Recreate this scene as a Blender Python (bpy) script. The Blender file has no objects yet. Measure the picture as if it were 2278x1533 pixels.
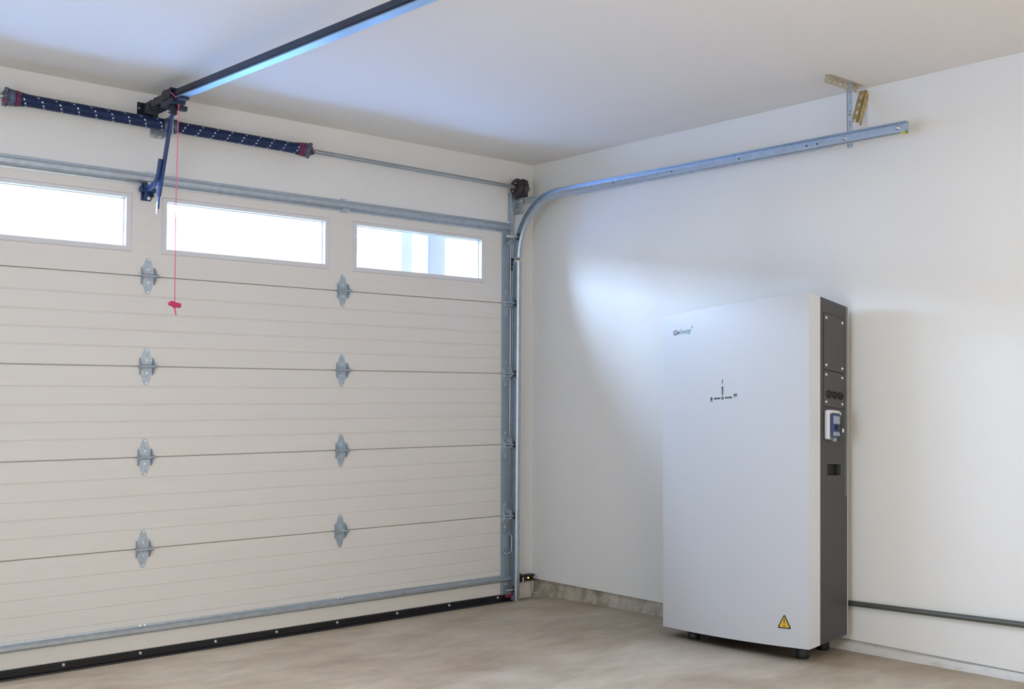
import bpy, math, random
from mathutils import Vector, Matrix
random.seed(7)
scene = bpy.context.scene
C = scene.collection
PI = math.pi

# ------------------------------------------------------------------ camera
yaw, pitch, roll, fpx = 0.713, 0.0454, 0.0036, 2442.42
F = Vector((math.sin(yaw)*math.cos(pitch), math.cos(yaw)*math.cos(pitch), math.sin(pitch)))
R0 = Vector((math.cos(yaw), -math.sin(yaw), 0)); U0 = R0.cross(F)
Rr = R0*math.cos(roll) + U0*math.sin(roll); Ur = -R0*math.sin(roll) + U0*math.cos(roll)
cam = bpy.data.cameras.new('camera'); co = bpy.data.objects.new('camera', cam); C.objects.link(co)
cam.sensor_width = 36.0; cam.lens = fpx/2278*36.0; cam.clip_start = 0.05
M = Matrix((Rr, Ur, -F)).transposed().to_4x4(); M.translation = Vector((-4.8508, -5.4011, 1.3277))
co.matrix_world = M
scene.camera = co

# ------------------------------------------------------------------ light
w = bpy.data.worlds.new('sky'); scene.world = w; w.use_nodes = True
bg = w.node_tree.nodes['Background']
bg.inputs['Color'].default_value = (0.50, 0.68, 1.0, 1); wt = w.node_tree
def wn(op, *vals):
    n = wt.nodes.new('ShaderNodeMath'); n.operation = op
    for i, v in enumerate(vals):
        if v is not None: n.inputs[i].default_value = v
    return n
tcw = wt.nodes.new('ShaderNodeTexCoord'); dt = wt.nodes.new('ShaderNodeVectorMath'); dt.operation = 'DOT_PRODUCT'
dt.inputs[1].default_value = Vector((-.70, .54, .47)).normalized(); wt.links.new(tcw.outputs['Generated'], dt.inputs[0])
mxn = wn('MAXIMUM', None, 0.0); wt.links.new(dt.outputs['Value'], mxn.inputs[0])      # thin cloud, brighter towards the hidden sun
pw = wn('POWER', None, 4.0); wt.links.new(mxn.outputs[0], pw.inputs[0])
ml = wn('MULTIPLY_ADD', None, 26.0, 52.0); wt.links.new(pw.outputs[0], ml.inputs[0]); wt.links.new(ml.outputs[0], bg.inputs['Strength'])
def area(name, loc, rot, sx, sy, power, col):
    l = bpy.data.lights.new(name, 'AREA'); l.shape = 'RECTANGLE'; l.size = sx; l.size_y = sy
    l.energy = power; l.color = col
    o = bpy.data.objects.new(name, l); C.objects.link(o); o.location = loc; o.rotation_euler = rot
    return o
area('rear_fill_light', (-2.6, -6.85, 1.55), (math.radians(90), 0, 0), 4.6, 2.3, 54, (1.0, 0.92, 0.83))  # unseen fill panel added at the back to light the door wall evenly
area('ceiling_fill_light', (-2.7, -4.9, 2.80), (0, 0, 0), 1.2, 0.6, 40, (1.0, 0.92, 0.84))  # warm overhead fill added out of view, no lamp fitting behind it
area('side_fill_light', (-5.33, -3.3, 1.45), (0, math.radians(-90), 0), 1.6, 1.8, 62, (0.64, 0.81, 1.0))  # cool fill added from the left for the right wall; no window there
for i, xc in enumerate((-0.911, -2.059, -3.207, -4.355)):
    p = area('window_portal', (xc, 0.06, 2.187), (math.radians(-90), 0, 0), 0.93, 0.24, 1, (1, 1, 1))
    p.data.cycles.is_portal = True
vs = scene.view_settings
scene.display_settings.display_device = 'sRGB'
vs.view_transform = 'Standard'; vs.look = 'None'; vs.exposure = 0.0; vs.gamma = 1.0; vs.use_curve_mapping = False
scene.cycles.max_bounces = 12; scene.cycles.diffuse_bounces = 6; scene.cycles.transparent_max_bounces = 12
scene.cycles.use_denoising = True; scene.cycles.sample_clamp_indirect = 8

# ------------------------------------------------------------------ materials
def srgb(r, g, b):
    f = lambda v: (v/255/12.92) if v/255 <= .04045 else ((v/255+.055)/1.055)**2.4
    return (f(r), f(g), f(b), 1)
class NM:
    def __init__(s, name):
        s.m = bpy.data.materials.new(name); s.m.use_nodes = True; s.t = s.m.node_tree
        s.b = s.t.nodes['Principled BSDF']
    def n(s, ty, **k):
        x = s.t.nodes.new(ty)
        for a, v in k.items():
            if a.startswith('_'): setattr(x, a[1:], v)
            else: x.inputs[a.replace('__', ' ')].default_value = v
        return x
    def l(s, a, b): s.t.links.new(a, b)
def mat(name, col, rough=.5, metal=0.0, var=0.0, vscale=6.0, bump=0.0, bscale=80.0, stretch=(1, 1, 1), spec=None, coat=0.0):
    q = NM(name)
    q.b.inputs['Base Color'].default_value = col; q.b.inputs['Roughness'].default_value = rough
    q.b.inputs['Metallic'].default_value = metal
    if spec is not None: q.b.inputs['Specular IOR Level'].default_value = spec
    if coat: q.b.inputs['Coat Weight'].default_value = coat
    tc = q.n('ShaderNodeTexCoord'); mp = q.n('ShaderNodeMapping'); mp.inputs['Scale'].default_value = stretch
    q.l(tc.outputs['Object'], mp.inputs['Vector'])
    if var:
        no = q.n('ShaderNodeTexNoise', Scale=vscale, Detail=5.0); q.l(mp.outputs[0], no.inputs['Vector'])
        rp = q.n('ShaderNodeMapRange'); rp.inputs[1].default_value = .3; rp.inputs[2].default_value = .7
        rp.inputs[3].default_value = 1-var; rp.inputs[4].default_value = 1+var*.6
        q.l(no.outputs[0], rp.inputs[0])
        mx = q.n('ShaderNodeMix'); mx.data_type = 'RGBA'; mx.blend_type = 'MULTIPLY'; mx.inputs[0].default_value = 1
        mx.inputs[6].default_value = col; q.l(rp.outputs[0], mx.inputs[7]); q.l(mx.outputs[2], q.b.inputs['Base Color'])
    if bump:
        nb = q.n('ShaderNodeTexNoise', Scale=bscale, Detail=3.0); q.l(mp.outputs[0], nb.inputs['Vector'])
        bp = q.n('ShaderNodeBump', Strength=bump, Distance=.002); q.l(nb.outputs[0], bp.inputs['Height'])
        q.l(bp.outputs[0], q.b.inputs['Normal'])
    return q.m
m_wall = mat('wall_paint', (0.71, 0.695, 0.665, 1), .75, var=.015, vscale=2, bump=.12, bscale=160)
m_ceil = mat('ceiling_paint', (0.72, 0.69, 0.645, 1), .8, bump=.1, bscale=120)
m_door = mat('door_enamel', (0.67, 0.635, 0.59, 1), .45, var=.02, vscale=3, bump=.25, bscale=14, stretch=(1, 1, 9))
m_frame = mat('window_frame_vinyl', (0.62, 0.61, 0.62, 1), .5)
m_galv = mat('galvanised_steel', (0.46, 0.52, 0.57, 1), .38, .75, var=.12, vscale=30, bump=.04, bscale=60)
m_galv2 = mat('bright_zinc_steel', (0.50, 0.57, 0.64, 1), .36, .8, var=.12, vscale=30)
m_stile = mat('painted_zinc_stile', (0.34, 0.41, 0.47, 1), .42, .45, var=.12, vscale=10, stretch=(1, 1, .3))
m_hinge = mat('hinge_zinc', (0.40, 0.47, 0.54, 1), .36, .5, var=.2, vscale=70)
m_bolt = mat('bolt_zinc', (0.75, 0.78, 0.8, 1), .3, .85)
m_yzinc = mat('yellow_zinc_steel', (0.50, 0.37, 0.15, 1), .42, .55, var=.25, vscale=25)
m_tube = mat('shaft_steel', (0.42, 0.44, 0.45, 1), .32, .85, var=.15, vscale=20, stretch=(.2, 1, 1))
m_black = mat('black_rubber', (0.006, 0.006, 0.009, 1), .35)
m_dark = mat('black_painted_steel', (0.012, 0.017, 0.035, 1), .38, .2)
m_blue = mat('dark_blue_steel', (0.025, 0.055, 0.15, 1), .38, .35)
m_red = mat('red_paint', (0.22, 0.02, 0.06, 1), .5)
m_pink = mat('red_cord', (0.80, 0.10, 0.20, 1), .6)
m_handle = mat('red_plastic_handle', (0.60, 0.03, 0.12, 1), .45)
m_drum = mat('dark_cast_metal', (0.045, 0.042, 0.048, 1), .45, .5, var=.3, vscale=40)
m_grey = mat('cast_grey_metal', (0.11, 0.12, 0.18, 1), .5, .5, var=.2, vscale=60)
m_yel = mat('yellow_label', (0.55, 0.50, 0.03, 1), .5)
m_cab = mat('off_white_powder_coat', (0.50, 0.50, 0.505, 1), .36, spec=.5)
m_cabe = mat('panel_edge_powder_coat', (0.60, 0.61, 0.635, 1), .45)
m_char = mat('charcoal_powder_coat', (0.055, 0.055, 0.057, 1), .45, bump=.08, bscale=300)
m_char2 = mat('charcoal_access_panel', (0.062, 0.062, 0.064, 1), .42)
m_blk = mat('matt_black_plastic', (0.006, 0.006, 0.006, 1), .5)
m_iso = mat('light_grey_plastic', (0.62, 0.62, 0.62, 1), .4)
m_isob = mat('blue_grey_plastic', (0.09, 0.13, 0.28, 1), .4)
m_ink = mat('dark_print', (0.012, 0.02, 0.024, 1), .5)
m_teal = mat('teal_print', (0.05, 0.23, 0.24, 1), .5)
m_warn = mat('warning_yellow', (0.62, 0.36, 0.02, 1), .5)
m_pipe = mat('grey_conduit_steel', (0.12, 0.125, 0.11, 1), .4, .6)
m_out = mat('bounce_blue_concrete', (0.36, 0.55, 0.82, 1), .9)  # blue put into the colour to cool the light bounced onto the ceiling
m_render = mat('white_render', (0.6, 0.6, 0.6, 1), .9)
m_post = mat('grey_post', (0.075, 0.055, 0.040, 1), .8)
m_post2 = mat('pale_post', (0.12, 0.088, 0.065, 1), .8)

def glass(name, tint, fac=.08, rough=.02):
    q = NM(name); q.t.nodes.remove(q.b)
    tr = q.n('ShaderNodeBsdfTransparent', Color=tint); gl = q.n('ShaderNodeBsdfGlossy', Roughness=rough)
    fr = q.n('ShaderNodeFresnel', IOR=1.2); mx = q.n('ShaderNodeMixShader')
    q.l(fr.outputs[0], mx.inputs[0]); q.l(tr.outputs[0], mx.inputs[1]); q.l(gl.outputs[0], mx.inputs[2])
    q.l(mx.outputs[0], q.t.nodes['Material Output'].inputs[0]); return q.m
m_glass = glass('window_glass', (.95, .98, 1, 1))
m_cover = glass('clear_polycarbonate', (.74, .78, .84, 1), rough=.15)

def mat_floor():
    q = NM('concrete_floor'); tc = q.n('ShaderNodeTexCoord')
    mp = q.n('ShaderNodeMapping'); mp.inputs['Rotation'].default_value = (0, 0, .6); mp.inputs['Scale'].default_value = (1, 2.0, 1)
    q.l(tc.outputs['Object'], mp.inputs[0])
    n1 = q.n('ShaderNodeTexNoise', Scale=1.7, Detail=9.0, Roughness=.62, Distortion=.35); q.l(mp.outputs[0], n1.inputs[0])
    n2 = q.n('ShaderNodeTexNoise', Scale=6.0, Detail=8.0, Roughness=.65, Distortion=.4); q.l(mp.outputs[0], n2.inputs[0])
    r1 = q.n('ShaderNodeValToRGB'); e = r1.color_ramp.elements
    e[0].position = .34; e[0].color = (.52, .415, .29, 1); e[1].position = .68; e[1].color = (.78, .67, .53, 1)
    x = e.new(.5); x.color = (.66, .55, .41, 1)
    q.l(n1.outputs[0], r1.inputs[0])
    r2 = q.n('ShaderNodeMapRange'); r2.inputs[1].default_value = .3; r2.inputs[2].default_value = .7; r2.inputs[3].default_value = .89; r2.inputs[4].default_value = 1.09
    q.l(n2.outputs[0], r2.inputs[0])
    mx = q.n('ShaderNodeMix'); mx.data_type = 'RGBA'; mx.blend_type = 'MULTIPLY'; mx.inputs[0].default_value = 1
    q.l(r1.outputs[0], mx.inputs[6]); q.l(r2.outputs[0], mx.inputs[7]); q.l(mx.outputs[2], q.b.inputs['Base Color'])
    q.b.inputs['Roughness'].default_value = .55
    bp = q.n('ShaderNodeBump', Strength=.15, Distance=.003); q.l(n2.outputs[0], bp.inputs['Height']); q.l(bp.outputs[0], q.b.inputs['Normal'])
    return q.m
m_floor = mat_floor()
def mat_curb():
    q = NM('stained_concrete_curb'); tc = q.n('ShaderNodeTexCoord')
    n1 = q.n('ShaderNodeTexNoise', Scale=9.0, Detail=8.0, Roughness=.7); q.l(tc.outputs['Object'], n1.inputs[0])
    sep = q.n('ShaderNodeSeparateXYZ'); q.l(tc.outputs['Object'], sep.inputs[0])
    # dirty splash stain near the floor towards the corner, paler further along the wall
    a = q.n('ShaderNodeMapRange'); a.inputs[1].default_value = -3.0; a.inputs[2].default_value = -.5; q.l(sep.outputs['Y'], a.inputs[0])
    r = q.n('ShaderNodeValToRGB'); r.color_ramp.elements[0].position = .35; r.color_ramp.elements[0].color = (.20, .155, .10, 1)
    r.color_ramp.elements[1].position = .6; r.color_ramp.elements[1].color = (.42, .37, .30, 1); q.l(n1.outputs[0], r.inputs[0])
    r2 = q.n('ShaderNodeValToRGB'); r2.color_ramp.elements[0].position = .3; r2.color_ramp.elements[0].color = (.42, .38, .33, 1)
    r2.color_ramp.elements[1].position = .45; r2.color_ramp.elements[1].color = (.58, .57, .55, 1); q.l(n1.outputs[0], r2.inputs[0])
    mx = q.n('ShaderNodeMix'); mx.data_type = 'RGBA'; q.l(a.outputs[0], mx.inputs[0]); q.l(r2.outputs[0], mx.inputs[6]); q.l(r.outputs[0], mx.inputs[7])
    q.l(mx.outputs[2], q.b.inputs['Base Color']); q.b.inputs['Roughness'].default_value = .85
    bp = q.n('ShaderNodeBump', Strength=.5, Distance=.004); q.l(n1.outputs[0], bp.inputs['Height']); q.l(bp.outputs[0], q.b.inputs['Normal'])
    return q.m
m_curb = mat_curb()
def mat_spring(hand):
    q = NM('spring_wire'); tc = q.n('ShaderNodeTexCoord'); sp = q.n('ShaderNodeSeparateXYZ'); q.l(tc.outputs['Object'], sp.inputs[0])
    at = q.n('ShaderNodeMath', _operation='ARCTAN2'); q.l(sp.outputs['Z'], at.inputs[0]); q.l(sp.outputs['Y'], at.inputs[1])
    d = q.n('ShaderNodeMath', _operation='MULTIPLY'); d.inputs[1].default_value = hand*(-.14); q.l(at.outputs[0], d.inputs[0])
    s = q.n('ShaderNodeMath', _operation='MULTIPLY'); s.inputs[1].default_value = 1/.082; q.l(sp.outputs['X'], s.inputs[0])
    ad = q.n('ShaderNodeMath', _operation='ADD'); q.l(s.outputs[0], ad.inputs[0]); q.l(d.outputs[0], ad.inputs[1])
    fr = q.n('ShaderNodeMath', _operation='FRACT'); q.l(ad.outputs[0], fr.inputs[0])
    lt = q.n('ShaderNodeMath', _operation='LESS_THAN'); lt.inputs[1].default_value = .09; q.l(fr.outputs[0], lt.inputs[0])
    # paint only caught the wire in separate flecks round the coil
    a2 = q.n('ShaderNodeMath', _operation='MULTIPLY'); a2.inputs[1].default_value = 10/(2*PI); q.l(at.outputs[0], a2.inputs[0])
    f2 = q.n('ShaderNodeMath', _operation='FRACT'); q.l(a2.outputs[0], f2.inputs[0])
    l2 = q.n('ShaderNodeMath', _operation='LESS_THAN'); l2.inputs[1].default_value = .42; q.l(f2.outputs[0], l2.inputs[0])
    mu = q.n('ShaderNodeMath', _operation='MULTIPLY'); q.l(lt.outputs[0], mu.inputs[0]); q.l(l2.outputs[0], mu.inputs[1])
    mx = q.n('ShaderNodeMix'); mx.data_type = 'RGBA'; mx.inputs[6].default_value = (.012, .028, .09, 1); mx.inputs[7].default_value = (.8, .85, .9, 1)
    q.l(mu.outputs[0], mx.inputs[0]); q.l(mx.outputs[2], q.b.inputs['Base Color'])
    q.b.inputs['Roughness'].default_value = .36; q.b.inputs['Metallic'].default_value = .25
    return q.m

# ------------------------------------------------------------------ mesh helpers
class MB:
    def __init__(s): s.v = []; s.f = []; s.sm = []
    def add(s, vs, fs, smooth=False):
        o = len(s.v); s.v += [Vector(a) for a in vs]
        for f in fs: s.f.append([i+o for i in f]); s.sm.append(smooth)
        return s
    def box(s, x0, x1, y0, y1, z0, z1):
        x0, x1 = sorted((x0, x1)); y0, y1 = sorted((y0, y1)); z0, z1 = sorted((z0, z1))
        return s.add([(x0,y0,z0),(x1,y0,z0),(x1,y1,z0),(x0,y1,z0),(x0,y0,z1),(x1,y0,z1),(x1,y1,z1),(x0,y1,z1)],
                     [(0,3,2,1),(4,5,6,7),(0,1,5,4),(1,2,6,5),(2,3,7,6),(3,0,4,7)])
    def bar(s, p0, p1, wd, ht, up=(0, 0, 1)):
        p0 = Vector(p0); p1 = Vector(p1); d = (p1-p0).normalized(); side = d.cross(Vector(up)).normalized(); u = side.cross(d)
        vs = []
        for p in (p0, p1):
            for a, b in ((-1,-1),(1,-1),(1,1),(-1,1)): vs.append(p+side*a*wd/2+u*b*ht/2)
        return s.add(vs, [(3,2,1,0),(4,5,6,7),(0,1,5,4),(1,2,6,5),(2,3,7,6),(3,0,4,7)])
    def cyl(s, p0, p1, r, n=16, r1=None, cap=True):
        p0 = Vector(p0); p1 = Vector(p1); return s.lathe(p0, p1-p0, [(0, r), (1, r if r1 is None else r1)], n, cap)
    def lathe(s, o, ax, prof, n=24, cap=True):
        """prof = (t along ax as fraction, radius)"""
        o = Vector(o); ax = Vector(ax); d = ax.normalized()
        a = d.orthogonal().normalized(); b = d.cross(a)
        vs = []; fs = []
        for t, r in prof:
            for i in range(n):
                th = 2*PI*i/n; vs.append(o+ax*t+(a*math.cos(th)+b*math.sin(th))*r)
        for k in range(len(prof)-1):
            for i in range(n):
                j = (i+1) % n; fs.append((k*n+i, k*n+j, (k+1)*n+j, (k+1)*n+i))
        s.add(vs, fs, True)
        if cap:
            s.add(vs[:n], [tuple(reversed(range(n)))]); s.add(vs[-n:], [tuple(range(n))])
        return s
    def prism(s, pts, axis, a0, a1):
        """pts: 2-D outline in the two other axes (order x,y,z without axis)"""
        def mk(p, a):
            if axis == 'x': return (a, p[0], p[1])
            if axis == 'y': return (p[0], a, p[1])
            return (p[0], p[1], a)
        n = len(pts)
        vs = [mk(p, a0) for p in pts]+[mk(p, a1) for p in pts]
        fs = [tuple(range(n)), tuple(reversed(range(n, 2*n)))]+[(i, i+n, (i+1) % n+n, (i+1) % n) for i in range(n)]
        return s.add(vs, fs)
    def sweep(s, path, frames, prof, closed=True):
        """prof points (a,b) placed with frame vectors (A,B) at each path point"""
        n = len(prof); vs = []; fs = []
        for p, (A, B) in zip(path, frames):
            for a, b in prof: vs.append(Vector(p)+Vector(A)*a+Vector(B)*b)
        rng = n if closed else n-1
        for k in range(len(path)-1):
            for i in range(rng):
                j = (i+1) % n; fs.append((k*n+i, k*n+j, (k+1)*n+j, (k+1)*n+i))
        if closed: fs += [tuple(reversed(range(n))), tuple(range((len(path)-1)*n, len(path)*n))]
        return s.add(vs, fs)
    def tube(s, pts, r, n=8):
        pts = [Vector(p) for p in pts]; vs = []; fs = []; prev = None
        for k, p in enumerate(pts):
            d = (pts[min(k+1, len(pts)-1)]-pts[max(k-1, 0)]).normalized()
            a = (prev - d*prev.dot(d)).normalized() if prev is not None else d.orthogonal().normalized()
            prev = a; b = d.cross(a)
            for i in range(n):
                th = 2*PI*i/n; vs.append(p+(a*math.cos(th)+b*math.sin(th))*r)
        for k in range(len(pts)-1):
            for i in range(n):
                j = (i+1) % n; fs.append((k*n+i, k*n+j, (k+1)*n+j, (k+1)*n+i))
        fs += [tuple(reversed(range(n))), tuple(range((len(pts)-1)*n, len(pts)*n))]
        return s.add(vs, fs, True)
    def build(s, name, m, parent=None, bevel=0, warp=None, loc=None, segs=2, fix=True):
        vs = [warp(v) for v in s.v] if warp else s.v
        org = Vector(loc) if loc is not None else Vector((0, 0, 0))
        me = bpy.data.meshes.new(name); me.from_pydata([tuple(v-org) for v in vs], [], s.f)
        me.polygons.foreach_set('use_smooth', s.sm); me.update()
        if fix:
            import bmesh
            b = bmesh.new(); b.from_mesh(me); bmesh.ops.recalc_face_normals(b, faces=b.faces); b.to_mesh(me); b.free()
        me.materials.append(m)
        o = bpy.data.objects.new(name, me); C.objects.link(o)
        o.location = org
        if parent is not None:
            o.parent = parent; wl = Vector((0, 0, 0)); q = parent
            while q is not None: wl += Vector(q.location); q = q.parent
            o.location = org - wl
        if bevel:
            md = o.modifiers.new('bevel', 'BEVEL'); md.width = bevel; md.segments = segs; md.limit_method = 'ANGLE'; md.angle_limit = .6
        return o
def thing(name, loc, label, cat, group=None):
    o = bpy.data.objects.new(name, None); C.objects.link(o); o.location = loc; o.empty_display_size = .1
    o['label'] = label; o['category'] = cat
    if group: o['group'] = group
    return o
def tag(o, label, cat, group=None):
    o['label'] = label; o['category'] = cat
    if group: o['group'] = group
    return o
def struct(name, mb, m, label=None, **k):
    o = mb.build(name, m, **k); o['kind'] = 'structure'
    if label: o['label'] = label
    return o

# ------------------------------------------------------------------ setting
XL, YB, H = -5.35, -7.0, 2.852
DX0, DX1, DZ = -5.06, -0.184, 2.44       # door opening
def floor_z(y):
    y = abs(min(y, 0)); return (.03*min(1, y/.25)) + .0175*max(0, y-.0)*min(1, y/.25)*1.0 if y < .25 else .03+.0175*y
mb = MB()
ys = [0.12, 0.0, -.06, -.12, -.18, -.25, -.6, -1.2, -2.0, -3.0, -4.5, YB-.1]
vv = []; ff = []
for y in ys:
    z = floor_z(y) if y < 0 else -.001
    for x in (XL-.1, .1): vv.append((x, y, z))
for i in range(len(ys)-1): ff.append((2*i, 2*i+1, 2*i+3, 2*i+2))
n = len(vv); vv += [(a, b, -.15) for a, b, c in vv]
for i in range(len(ys)-1): ff.append((n+2*i, n+2*i+2, n+2*i+3, n+2*i+1))
k = len(ys)-1
ff += [(0, n, n+1, 1), (2*k, 2*k+1, n+2*k+1, n+2*k)] + [(2*i, 2*i+2, n+2*i+2, n+2*i) for i in range(k)] + [(2*i+1, n+2*i+1, n+2*i+3, 2*i+3) for i in range(k)]
mb.add(vv, ff, True)
struct('floor', mb, m_floor, 'bare tan mottled concrete garage floor')
struct('ceiling', MB().box(XL-.1, .1, YB-.1, .15, H, H+.15), m_ceil, 'plain white painted ceiling')
mb = MB().box(XL-.1, DX0, 0, .15, 0, H).box(DX1, 0.1, 0, .15, 0, H).box(DX0, DX1, 0, .15, DZ, H)
struct('wall_front', mb, m_wall, 'white wall around the garage door')
struct('wall_right', MB().box(0, .10, YB, 0, .1264, H), m_wall, 'plain white side wall behind the cabinet')
struct('wall_left', MB().box(XL-.1, XL, YB, 0, 0, H), m_wall, 'white side wall beside the camera')
struct('wall_back', MB().box(XL-.1, .1, YB-.1, YB, 0, H), m_wall, 'white wall behind the camera')
# concrete stem wall under the right wall, with a rough flare at the floor
mb = MB(); path = []; fr = []
N = 90
rows = []
for i in range(N+1):
    y = -.0 + (YB-0)*i/N; fz = floor_z(y)
    j = random.uniform(-.004, .004)
    rows.append([(.020, .1264), (.014, .10+fz*.2), (.004, fz+.035+j), (-.006+j*.5, fz+.018+j), (-.012+j, fz-.01), (.1, fz-.01), (.1, .1264)])
vs = []; fs = []
for i, r in enumerate(rows):
    y = (YB)*i/N
    for x, z in r: vs.append((x, y, z))
for i in range(N):
    for a in range(7):
        b = (a+1) % 7; fs.append((i*7+a, i*7+b, (i+1)*7+b, (i+1)*7+a))
mb.add(vs, fs, False)
struct('trim_1', mb, m_curb, 'stained concrete curb along the foot of the side wall')
# jamb foot block below the sensor
struct('trim_2', MB().box(-.150, -.030, -.022, -.0005, .012, .128), mat('jamb_foot_board', (.60, .57, .50, 1), .6, var=.08, vscale=14), 'pale jamb foot block under the sensor', bevel=.003)
# outside: driveway, eave, two posts
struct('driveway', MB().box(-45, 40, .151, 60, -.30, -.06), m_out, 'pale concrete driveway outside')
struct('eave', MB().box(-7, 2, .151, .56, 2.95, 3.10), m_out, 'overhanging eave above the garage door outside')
nb = thing('neighbour_house', (-4, 16, -.06), 'white rendered house across the driveway, washed out beyond the door windows', 'house')
MB().box(-24, 18, 16, 24, -.06, 4.1).build('walls', m_render, nb)
MB().prism([(15.5, 4.1), (24.5, 4.1), (20, 5.6)], 'x', -24.5, 18.5).build('roof', m_post, nb)
tag(MB().box(-0.564, -0.419, .40, .50, -.06, 2.95).build('porch_post', m_post, bevel=.01), 'wide grey post outside, seen through the window nearest the corner', 'post', None)
tag(MB().box(-0.780, -0.691, .40, .46, -.06, 2.95).build('porch_post', m_post2, bevel=.01), 'thin pale post outside, left of the wide grey post', 'post', None)

# ------------------------------------------------------------------ garage door
S = .4572; Z4 = .5474
seams = [0.0, Z4, Z4+S, Z4+2*S, Z4+3*S, 2.437]
door = bpy.data.objects.new('door_1', None); C.objects.link(door); door.location = (-2.622, 0, 0)
door['kind'] = 'structure'; door['label'] = 'closed white sectional garage door with a row of windows'
WIN = [(-4.823, -3.888), (-3.675, -2.740), (-2.528, -1.592), (-1.379, -.443)]
WZ0, WZ1 = 2.064, 2.309
G = .0014
def section(z0, z1, ribs):
    pts = [(.045, z0+G), (.004, z0+G), (.0, z0+G+.004)]
    for r in sorted(ribs): pts += [(0, r-.006), (.0035, r-.0015), (.0035, r+.001), (0, r+.0035)]
    pts += [(0, z1-G-.004), (.004, z1-G), (.045, z1-G)]
    return MB().prism(pts, 'x', DX0+.002, DX1-.002)
for i in range(4):
    top = seams[i+1]
    offs = (.103, .192, .276, .36) if i else (.106, .188, .268, .348)
    zb = .045 if i == 0 else seams[i]
    section(zb, top, [top-o for o in offs]).build('door_section', m_door, door)
mb = MB()
z0, z1 = seams[4]+G, seams[5]
e_ = .002
mb.box(DX0+.002, DX1-.002, 0, .045, z0, WZ0-e_).box(DX0+.002, DX1-.002, 0, .045, WZ1+e_, z1)
xs = [DX0+.002]+[v for w_ in WIN for v in (w_[0]-e_, w_[1]+e_)]+[DX1-.002]
for i in range(0, len(xs), 2): mb.box(xs[i], xs[i+1], 0, .045, WZ0-e_, WZ1+e_)
topsec = mb.build('door_section', m_door, door)
# a tongue behind each seam keeps daylight out
mb = MB()
for z in seams[1:5]: mb.box(DX0, DX1-.002, .02, .05, z-.02, z+.02)
mb.box(DX0, DX1-.002, .046, .05, .03, 2.05)
mb.build('door_back_skin', m_door, door)
def frame_ring(mb, x0, x1, z0, z1, wv, y0, y1):
    """mitred bezel: raised at the outside edge, sloping to the opening"""
    o = [(x0-wv, z0-wv), (x1+wv, z0-wv), (x1+wv, z1+wv*.8), (x0-wv, z1+wv*.8)]
    m_ = [(x0-wv+.004, z0-wv+.004), (x1+wv-.004, z0-wv+.004), (x1+wv-.004, z1+wv*.8-.004), (x0-wv+.004, z1+wv*.8-.004)]
    i_ = [(x0, z0), (x1, z0), (x1, z1), (x0, z1)]
    rings = [[(a, y1, b) for a, b in o], [(a, y0, b) for a, b in m_], [(a, y0+.002, b) for a, b in i_], [(a, .046, b) for a, b in i_]]
    vs = sum(rings, []); fs = []
    for k in range(3):
        for q in range(4): r = (q+1) % 4; fs.append((4*k+q, 4*k+r, 4*k+4+r, 4*k+4+q))
    mb.add(vs, fs)
for a, b in WIN:
    mb = MB(); frame_ring(mb, a, b, WZ0, WZ1, .028, -.007, 0)
    fr_ = mb.build('window_frame', m_frame, door)
    mb = MB()   # glazing bead just inside the opening
    t = .004
    mb.box(a, b, .026, .034, WZ0, WZ0+t).box(a, b, .026, .034, WZ1-t, WZ1).box(a, a+t, .026, .034, WZ0, WZ1).box(b-t, b, .026, .034, WZ0, WZ1)
    mb.build('glazing_bead', m_frame, fr_)
    MB().box(a+.001, b-.001, .0285, .0315, WZ0+.001, WZ1-.001).build('window_pane', m_glass, fr_)
# lozenge hinges
def lozenge(wt, wm, h0, h1):
    return [(-wm, h0), (-wm*.94, h0+.3*(h1-h0)), (-wt, h1-.006), (-wt*.5, h1), (wt*.5, h1), (wt, h1-.006), (wm*.94, h0+.3*(h1-h0)), (wm, h0)]
def make_hinge(x, z):
    up = [(x+a, z+b) for a, b in lozenge(.011, .031, .010, .093)]
    dn = [(x+a, z-b) for a, b in lozenge(.011, .031, .010, .093)]
    mb = MB().prism(up, 'y', -.0035, -.0005).prism(dn, 'y', -.0035, -.0005)
    hp = mb.build('hinge', m_hinge, door, bevel=.001)
    ears = MB()
    for sx in (-1, 1):
        xe = x+sx*.034
        ears.prism([(0, z-.045), (-.008, z-.040), (-.034, z-.006), (-.034, z+.006), (-.008, z+.040), (0, z+.045)], 'x', xe-.0015, xe+.0015)
    ears.build('hinge_ear', m_stile, hp, bevel=.0008)
    MB().cyl((x-.040, -.026, z), (x+.043, -.026, z), .0065, 14).cyl((x+.039, -.026, z), (x+.045, -.026, z), .009, 12).cyl((x-.043, -.026, z), (x-.039, -.026, z), .008, 12).build('hinge_pin', m_hinge, hp)
    for dz in (.083, .032, -.032, -.083):
        MB().cyl((x, -.003, z+dz), (x, -.0085, z+dz), .0052, 6).build('bolt', m_bolt, hp)
for x in (-3.77, -2.622, -1.472):
    for z in seams[1:5]: make_hinge(x, z+.0)
# end stiles on the right edge
for i in range(5):
    zb = seams[i]+.006 if i else .045
    st = MB().box(-.272, -.197, -.0035, -.0002, zb, seams[i+1]-.004)
    st.box(-.200, -.1865, -.0055, .03, zb, seams[i+1]-.004)
    st.build('end_stile', m_stile, door, bevel=.0008)
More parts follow.
